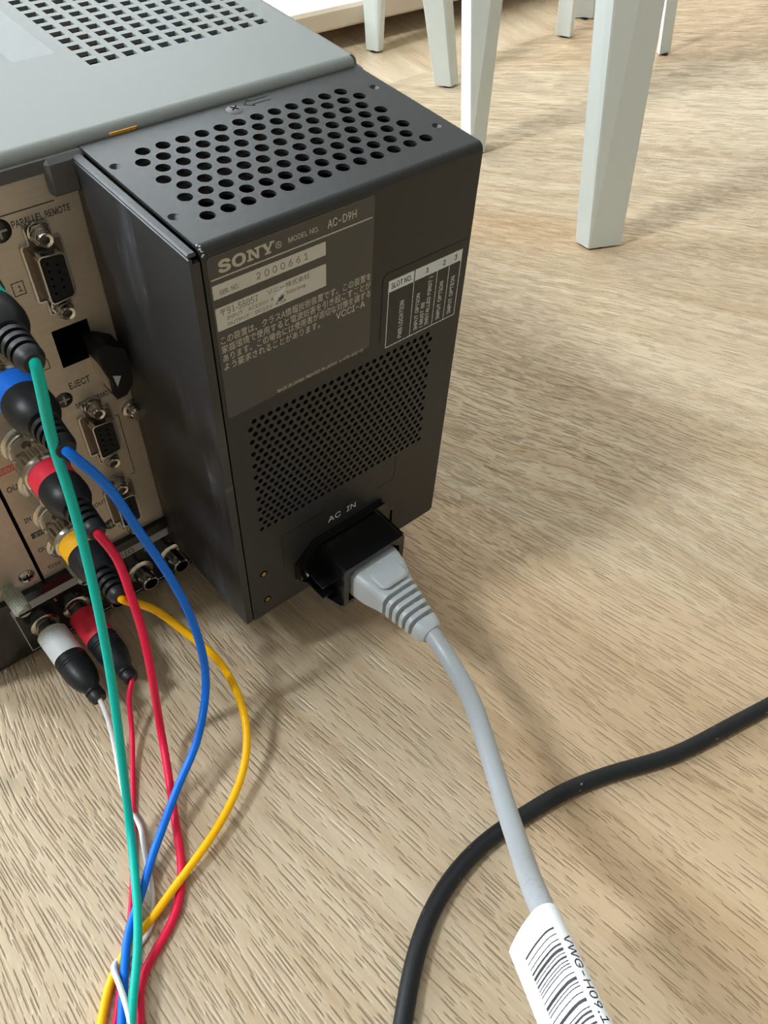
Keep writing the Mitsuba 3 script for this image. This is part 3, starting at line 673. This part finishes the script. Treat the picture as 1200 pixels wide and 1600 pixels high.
def bnc_cable(key, z, colour, ring, pts, label, xs=BX):
    o = (xs, D, z)
    # metal coupling: rim, waist with bayonet ramp, knurled grip, shiny collar
    n = 36
    aa = np.arange(2 * n) * np.pi / n
    knurl = Polygon([((.0077 if j % 4 < 2 else .0067) * math.cos(t), (.0077 if j % 4 < 2 else .0067) * math.sin(t)) for j, t in enumerate(aa)])
    coup = cat(lathe([(.0052, .0030), (.0069, .0030), (.0072, .0036), (.0069, .0042), (.0063, .0044), (.0063, .0105), (.0068, .0108), (.0052, .011)], o, (0, -1, 0), 40),
               ext(knurl.difference(Point(0, 0).buffer(.005)), .0058, front(xs, D - .0108, z)),
               lathe([(.0060, .0166), (.0080, .0166), (.0083, .0174), (.0080, .0186), (.0074, .0192), (.0050, .0192)], o, (0, -1, 0), 40),
               *[lathe([(0, .0011), (.0010, .0010), (.0013, .0002), (.0013, 0)], (xs + .0061 * s, D - .0075, z), (s, 0, 0), 14) for s in (1, -1)],
               lathe([(0, .0011), (.0010, .0010), (.0013, .0002), (.0013, 0)], (xs + .0020, D - .0075, z + .0059), (0.32, 0, 0.95), 14))
    add(key + '__coupling', coup, 'm_nickel', smooth=30)
    add(key + '__coupling__bayonet_notch', lathe([(0, .0004), (.0016, .0003), (.0017, -.001), (0, -.001)], (xs - .001, D - .0086, z + .0062), (-.15, 0, 1), 16), 'm_dark_wood')
    labels[key + '__coupling'] = {'label': 'knurled nickel twist coupling'}
    add(key + '__colour_ring', lathe([(.0045, .0188), (.0070, .0188), (.0073, .0194), (.0073, .0262), (.0070, .0266), (.0045, .0266)], o, (0, -1, 0), 40), ring, smooth=35)
    # rubber boot: round bulb, then a ribbed tail
    bl = D - YE
    prof = [(0, .0262), (.0072, .0262), (.0075, .0275), (.0075, .0320), (.0070, .0345), (.0058, .0368), (.0048, .0380)]
    nr = 4
    for i in range(nr):
        s0 = .0384 + (bl - .0020 - .0384) * i / nr
        s1 = .0384 + (bl - .0020 - .0384) * (i + 1) / nr
        r = .0046 - .0009 * i / nr
        prof += [(r - .0011, s0), (r - .0011, s0 + (s1 - s0) * .38), (r, s0 + (s1 - s0) * .45), (r - .0001, s1)]
    prof += [(.0034, bl - .001), (.0028, bl), (0, bl)]
    add(key + '__boot', lathe(prof, o, (0, -1, 0), 36), 'm_rubber', smooth=32)
    labels[key + '__boot'] = {'label': 'black rubber boot'}
    path = spline([(xs, YE + .003, z), (xs, YE, z - .0003)] + [tuple(p) for p in pts])
    add(key + '__wire', tube(path, 0.0016, 18), colour, smooth=True)
    tag(key, label, 'video cable', 'component video cables')


bnc_cable('video_cable', socks[0], 'm_green_wire', 'm_green_wire', PTS['green'], 'green video cable running over the other cables in front of the deck')
bnc_cable('video_cable_001', socks[1], 'm_blue_wire', 'm_ring_blue', PTS['blue'], 'blue video cable with a blue-ringed plug, bowing out toward the black adapter')
bnc_cable('video_cable_002', socks[2], 'm_red_wire', 'm_ring_red', PTS['red'], 'thick red video cable leaving the red-ringed metal plug')
bnc_cable('video_cable_003', socks[3], 'm_yellow_wire', 'm_ring_yellow', PTS['yellow'], 'yellow video cable making the widest loop on the floor')


def phono_cable(key, x, z, sleeve, wire, pts, label, end):
    ye = end
    y0 = ya - .0062
    v = np.array((x, ye, z - .0022)) - np.array((x, y0, z)); ln_ = np.linalg.norm(v)
    o = (x, y0, z)
    add(key + '__sleeve', lathe([(.0042, 0), (.0060, 0), (.0064, .0006), (.0064, .0152), (.0040, .0152)], o, v, 36), sleeve, smooth=35)
    prof = [(0, .0150), (.0064, .0150), (.0066, .0158), (.0066, .0184), (.0063, .0187), (.0066, .0190), (.0066, .0198), (.0063, .0201), (.0066, .0204), (.0066, .0228), (.0064, .0250), (.0058, .0280), (.0048, .0308), (.0037, .0325), (.0030, .0332)]
    prof += [(.0028, .0336), (.0036, .0342), (.0036, .0352), (.0029, .0356), (.0029, .0361), (.0036, .0365), (.0036, .0378), (.0030, ln_), (0, ln_)]
    add(key + '__boot', lathe(prof, o, v, 36), 'm_rubber', smooth=32)
    labels[key + '__boot'] = {'label': 'black plastic boot'}
    add(key + '__wire', tube(spline([tuple(np.array(o) + v / ln_ * (ln_ - .01)), tuple(np.array(o) + v)] + pts, .002), 0.00105, 14), wire, smooth=True)
    tag(key, label, 'audio cable', 'phono audio cables')


phono_cable('audio_cable', -0.0628, 0.0192, 'm_ring_white', 'm_white_wire', PTS['white'], 'thin white audio cable with a white phono plug', 0.0160)
phono_cable('audio_cable_001', -0.0482, 0.0192, 'm_ring_red', 'm_red_wire', PTS['audred'], 'thin red audio cable with a red phono plug beside the white one', 0.0160)

# grey power cord with plug and paper label
C_ = 'power_cord'
tag(C_, 'grey mains cord plugged into the black adapter, with a white barcode label', 'power cord')
PX_, PZ_ = 0.0515, 0.0478


def loft(secs):
    """rounded-rectangle sections (y, cx, cz, half width, half height, corner) joined in order"""
    V_, n = [], 32
    for y, cx, cz, w, h, r in secs:
        r = min(r, w * .98, h * .98)
        pts = []
        for qx, qz, a0 in ((1, 1, 0), (-1, 1, 90), (-1, -1, 180), (1, -1, 270)):
            for k in range(8):
                t_ = math.radians(a0 + k * 90 / 7)
                pts.append((cx + qx * (w - r) + r * math.cos(t_), y, cz + qz * (h - r) + r * math.sin(t_)))
        V_ += pts
    V_ = np.array(V_)
    F_ = []
    for i in range(len(secs) - 1):
        for j in range(n):
            q_, w_ = i * n + j, i * n + (j + 1) % n
            F_ += [(q_, w_ + n, w_), (q_, q_ + n, w_ + n)]
    c0, c1 = len(V_), len(V_) + 1
    V_ = np.vstack([V_, V_[:n].mean(0), V_[-n:].mean(0)])
    for j in range(n):
        F_ += [(c0, j, (j + 1) % n), (c1, c0 - n + (j + 1) % n, c0 - n + j)]
    m_ = trimesh.Trimesh(V_, np.array(F_), process=False); m_.fix_normals()
    return m_


secs = [(-0.0060, PX_, PZ_, .0122, .0082, .003), (-0.0205, PX_, PZ_, .0122, .0082, .003), (-0.0225, PX_, PZ_, .0120, .0081, .003), (-0.0270, PX_, PZ_ - .0002, .0112, .0080, .003),
        (-0.0290, PX_, PZ_ - .0004, .0106, .0077, .003), (-0.0330, PX_, PZ_ - .0008, .0093, .0070, .003)]
y = -0.0345
w0, h0 = .0090, .0068
for i in range(6):
    w, h = w0 - .00055 * i, h0 - .0003 * i
    cz = PZ_ - .0010 - .0004 * i
    secs += [(y, PX_, cz, w, h, .0035), (y - .0018, PX_, cz, w - .0003, h - .0001, .0035)]
    if i < 5: secs += [(y - .0020, PX_, cz, w - .0026, h - .0026, .003), (y - .0034, PX_, cz, w - .0026, h - .0026, .003)]
    y -= .0035
secs += [(y - .0002, PX_, cz, w - .0006, h - .0006, .0035), (y - .0020, PX_, cz - .0003, .0046, .0044, .004)]
add(C_ + '__plug', loft(secs), 'm_grey_plug', smooth=30); labels[C_ + '__plug'] = {'label': 'grey moulded plug with ribbed strain relief'}
pad = loft([(0, 0, 0, .0072, .0060, .0030), (.0008, 0, 0, .0064, .0052, .0026)])
pad.apply_transform(frame((PX_ + .0004, -0.0285, PZ_ + .0076), (1, 0, 0), (0, 0, 1), (0, -1, 0)))
add(C_ + '__plug__thumb_pad', pad, 'm_grey_plug', smooth=30)
ype = y - .0020
cpath = spline([(PX_, ype + .004, cz), (PX_, ype, cz - .0003)] + PTS['cord'] + [(-0.047, -0.245, 0.115), (-0.048, -0.272, 0.098), (-0.038, -0.300, 0.060), (0.0, -0.325, 0.022), (0.03, -0.37, 0.0041), (0.08, -0.43, 0.0040), (0.16, -0.50, 0.0040)], .003)
add(C_ + '__cord', tube(cpath, 0.0037, 24), 'm_grey_cord', smooth=True)

# folded paper label on the cord: surface point from (s along the cord, t across, from the flag's left edge round the cord)
i0 = int(np.argmin(np.linalg.norm(cpath - np.array([-0.0068, -0.1633, 0.0864]), axis=1)))
lpath = cpath[i0:i0 + 18]
la, lb = lpath[0], lpath[-1]
ld = (lb - la) / np.linalg.norm(lb - la)
FL = np.array((-0.0198, -0.1627, 0.0719)) - la
fx = FL - ld * (FL @ ld); FW = np.linalg.norm(fx) * 1.0; fx /= FW        # across, from the cord out to the flag's edge
up = np.cross(fx, ld); up = up if up[2] > 0 else -up
RL = 0.0041
FW = 0.0170


def label_pt(s, t, off=0.0):
    """t = 0 at the flag's edge; upper face to the cord, then half round it"""
    s, t = np.broadcast_arrays(np.asarray(s, float), np.asarray(t, float))
    flat = FW
    ang = np.clip((t - flat) / RL, 0, None)
    # flat part: eases from the edge height up to the top of the cord
    k = np.clip(t / flat, 0, 1)
    hgt = RL * (0.10 + 0.90 * np.sin(k * np.pi / 2) ** 0.9)
    xf = np.where(t < flat, flat - t, 0.0)
    out = np.where(t < flat, hgt + off, (RL + off) * np.cos(ang))
    side = np.where(t < flat, xf, -(RL + off) * np.sin(ang))
    return la + s[..., None] * ld + side[..., None] * fx + out[..., None] * up


LL = 0.062
tt = np.r_[np.linspace(0, FW, 14), FW + RL * np.linspace(0, np.pi, 14)[1:]]
ss = np.array([0, LL])
S2, T2 = np.meshgrid(ss, tt, indexing='ij')
v1 = label_pt(S2, T2).reshape(-1, 3)
nt = len(tt)
f1 = [(i, i + 1, i + 1 + nt) for i in range(nt - 1)] + [(i, i + 1 + nt, i + nt) for i in range(nt - 1)]
# back leaf from under the cord to the flag's edge
S3, T3 = np.meshgrid(ss, np.linspace(0, 1, 10), indexing='ij')
k3 = T3
bk = la + S3[..., None] * ld + (k3 * FW)[..., None] * fx + (-RL * (1 - k3) ** 1.3 + RL * .08 * k3)[..., None] * up
v2 = bk.reshape(-1, 3); f2 = [(i, i + 1, i + 11) for i in range(9)] + [(i, i + 11, i + 10) for i in range(9)]
paper = trimesh.Trimesh(np.vstack([v1, v2]), np.array(f1 + [(a_ + len(v1), b_ + len(v1), c_ + len(v1)) for a_, b_, c_ in f2]), process=False)
PL = C_ + '__paper_label'
add(PL, paper, 'm_paper', smooth=40); labels[PL] = {'label': 'white paper label with a barcode folded round the cord'}
rng = np.random.default_rng(5)
bars = []
s = 0.0075
while s < LL - .004:
    w = float(rng.choice([.0003, .0003, .0006, .0009]))
    tb = np.linspace(0.0066, FW + RL * 0.80, 16)
    Sb, Tb = np.meshgrid([s, s + w], tb, indexing='ij')
    vb = label_pt(Sb, Tb, .00006).reshape(-1, 3); nb = len(tb)
    bars.append(trimesh.Trimesh(vb, np.array([(i, i + 1, i + 1 + nb) for i in range(nb - 1)] + [(i, i + 1 + nb, i + nb) for i in range(nb - 1)]), process=False))
    s += w + float(rng.choice([.0006, .0007, .0010, .0014]))
add(PL + '__barcode', cat(*bars), 'm_ink')
tx = ext(fit(glyphs('VWG-H09.100-2', .0023), .036), .00004)
tx = tx.subdivide()
q = tx.vertices
add(PL + '__lettering', trimesh.Trimesh(label_pt(q[:, 0] + .0105, FW + RL * 1.12 + q[:, 1], q[:, 2] + .00005), tx.faces, process=False), 'm_ink')

# black cable on the floor
add('black_cable', tube(spline([(0.40, -0.19, .0036), (0.31, -0.178, .0036)] + PTS['black'] + [(-0.12, -0.235, .0036), (-0.16, -0.33, .0036)], .004), 0.0035, 22), 'm_black_cord', smooth=True)
tag('black_cable', 'plain black rubber cable curving across the floor under the grey power cord', 'cable')

# ---------------------------------------------------------------- chairs
LEGS = {
    'l4': {'bottom': [(0.3822, 0.143), (0.3831, 0.1305), (0.4083, 0.1203)], 'top': [(0.3345, 0.1857), (0.3368, 0.1721), (0.3738, 0.1513)]},
    'l3': {'bottom': [(0.4092, 0.2934), (0.4036, 0.2762), (0.4173, 0.2736)], 'top': [(0.3736, 0.3253), (0.3651, 0.3108), (0.4097, 0.2804)]},
    'l2': {'bottom': [(0.4624, 0.3836), (0.473, 0.3731), (0.4853, 0.376)], 'top': [(0.3878, 0.4507), (0.4109, 0.4288), (0.4267, 0.4286)]},
    'l1': {'bottom': [(0.4559, 0.4716), (0.4624, 0.4617), (0.4702, 0.4636)], 'top': [(0.4263, 0.4982), (0.446, 0.4764), (0.4726, 0.4614)]},
    'l5': {'bottom': [(0.6459, 0.4033), (0.6544, 0.3918), (0.6634, 0.3954)], 'top': [(0.5623, 0.4784), (0.596, 0.4442), (0.605, 0.4478)]},
    'l6': {'bottom': [(0.7074, 0.3213), (0.7061, 0.3171), (0.7214, 0.3151)], 'top': [(0.6111, 0.4078), (0.6168, 0.3973), (0.6496, 0.3797)]},
    'l7': {'bottom': [(0.6956, 0.426), (0.7133, 0.4127), (0.7224, 0.4134)], 'top': [(0.6254, 0.4891), (0.6594, 0.4612), (0.6817, 0.45)]},
}


def leg_mesh(e, z1):
    """tapering four-sided leg from the foot's three visible corners and where they stand at height 0.40; edges eased"""
    b, t_ = [np.array(v, float) for v in e['bottom']], [np.array(v, float) for v in e['top']]
    b.append(b[0] + b[2] - b[1]); t_.append(t_[0] + t_[2] - t_[1])
    def ring(z):
        k = z / 0.40
        c = np.array([bb * (1 - k) + tp_ * k for bb, tp_ in zip(b, t_)])
        r_ = []
        for i in range(4):
            p_, q_, n_ = c[i], c[i - 1], c[(i + 1) % 4]
            r_ += [p_ + (q_ - p_) * .03, p_ + (n_ - p_) * .03]
        return [(x_, y_, z) for x_, y_ in r_]
    return trimesh.convex.convex_hull(np.array(ring(0.0016) + ring(z1))), [np.mean([bb for bb in b], 0), np.mean(b, 0) * (1 - z1 / .4) + np.mean(t_, 0) * (z1 / .4)]


def chair(key, names, zs_, label, back):
    tops = []
    for i, n_ in enumerate(names):
        m_, (cb, ct) = leg_mesh(LEGS[n_], zs_)
        k = key + '__leg' + ('' if i == 0 else '_%03d' % i)
        add(k, m_, 'm_white_paint'); tops.append(ct)
        add(k + '__glide', lathe([(0, .0018), (.0042, .0018), (.0042, .0), (0, 0)], (cb[0], cb[1], 0), (0, 0, 1), 16), 'm_rubber')
    hull = Polygon(tops).convex_hull.buffer(.004, join_style=1)
    add(key + '__seat', ext(hull, .022, frame((0, 0, zs_), (1, 0, 0), (0, 1, 0), (0, 0, 1))), 'm_white_paint')
    p0, p1 = [np.array(tops[j]) for j in back]
    posts = []
    for p_ in (p0, p1): posts.append(cbx(p_[0] - .013, p_[0] + .013, p_[1] - .013, p_[1] + .013, zs_ + .02, zs_ + .42, .003))
    dirv = (p1 - p0); ln2 = np.linalg.norm(dirv); dirv /= ln2
    rails = []
    for z_ in (zs_ + .20, zs_ + .34):
        r_ = cbx(-.012, ln2 + .012, -.008, .008, 0, .05, .003)
        r_.apply_transform(frame((p0[0], p0[1], z_), (dirv[0], dirv[1], 0), (-dirv[1], dirv[0], 0), (0, 0, 1))); rails.append(r_)
    add(key + '__backrest', cat(*posts, *rails), 'm_white_paint')
    tag(key, label, 'chair')


chair('chair', ('l4', 'l3', 'l5', 'l6'), 0.40, 'white-painted wooden chair nearest the black adapter, with the largest tapered leg', (2, 3))
chair_tops = {'l5': (-.045, .02), 'l6': (-.05, .045), 'l7': (-.012, .050)}
for k_, (ax_, ay_) in chair_tops.items():          # the far feet splay only a little
    LEGS[k_]['top'] = [(x_ + ax_, y_ + ay_) for x_, y_ in LEGS[k_]['bottom']]
LEGS['l8'] = {'bottom': [(0.752, 0.456), (0.760, 0.444), (0.774, 0.446)], 'top': [(0.742, 0.500), (0.750, 0.488), (0.764, 0.490)]}
chair('chair', ('l4', 'l3', 'l5', 'l6'), 0.43, 'white-painted wooden chair nearest the black adapter, with the largest tapered leg', (2, 3))
chair('chair_001', ('l2', 'l1', 'l8', 'l7'), 0.38, 'white-painted wooden chair farther back, beside the low wooden platform', (2, 3))

# low wooden platform at the back
pf = 'wooden_platform'
ang = math.radians(-2.0)
M = frame((0.40, 0.487, 0), (math.cos(ang), math.sin(ang), 0), (-math.sin(ang), math.cos(ang), 0), (0, 0, 1))
b1 = cbx(-0.25, 0.85, 0.0, 0.75, 0.017, 0.035, .0025); b1.apply_transform(M)
b2 = bx(-0.22, 0.82, 0.045, 0.72, 0.0, 0.017); b2.apply_transform(M)
add(pf + '__board', b1, 'm_platform'); add(pf + '__plinth', b2, 'm_dark_wood')
tag(pf, 'low pale wooden platform with a dark plinth at the back, behind the chairs', 'platform')
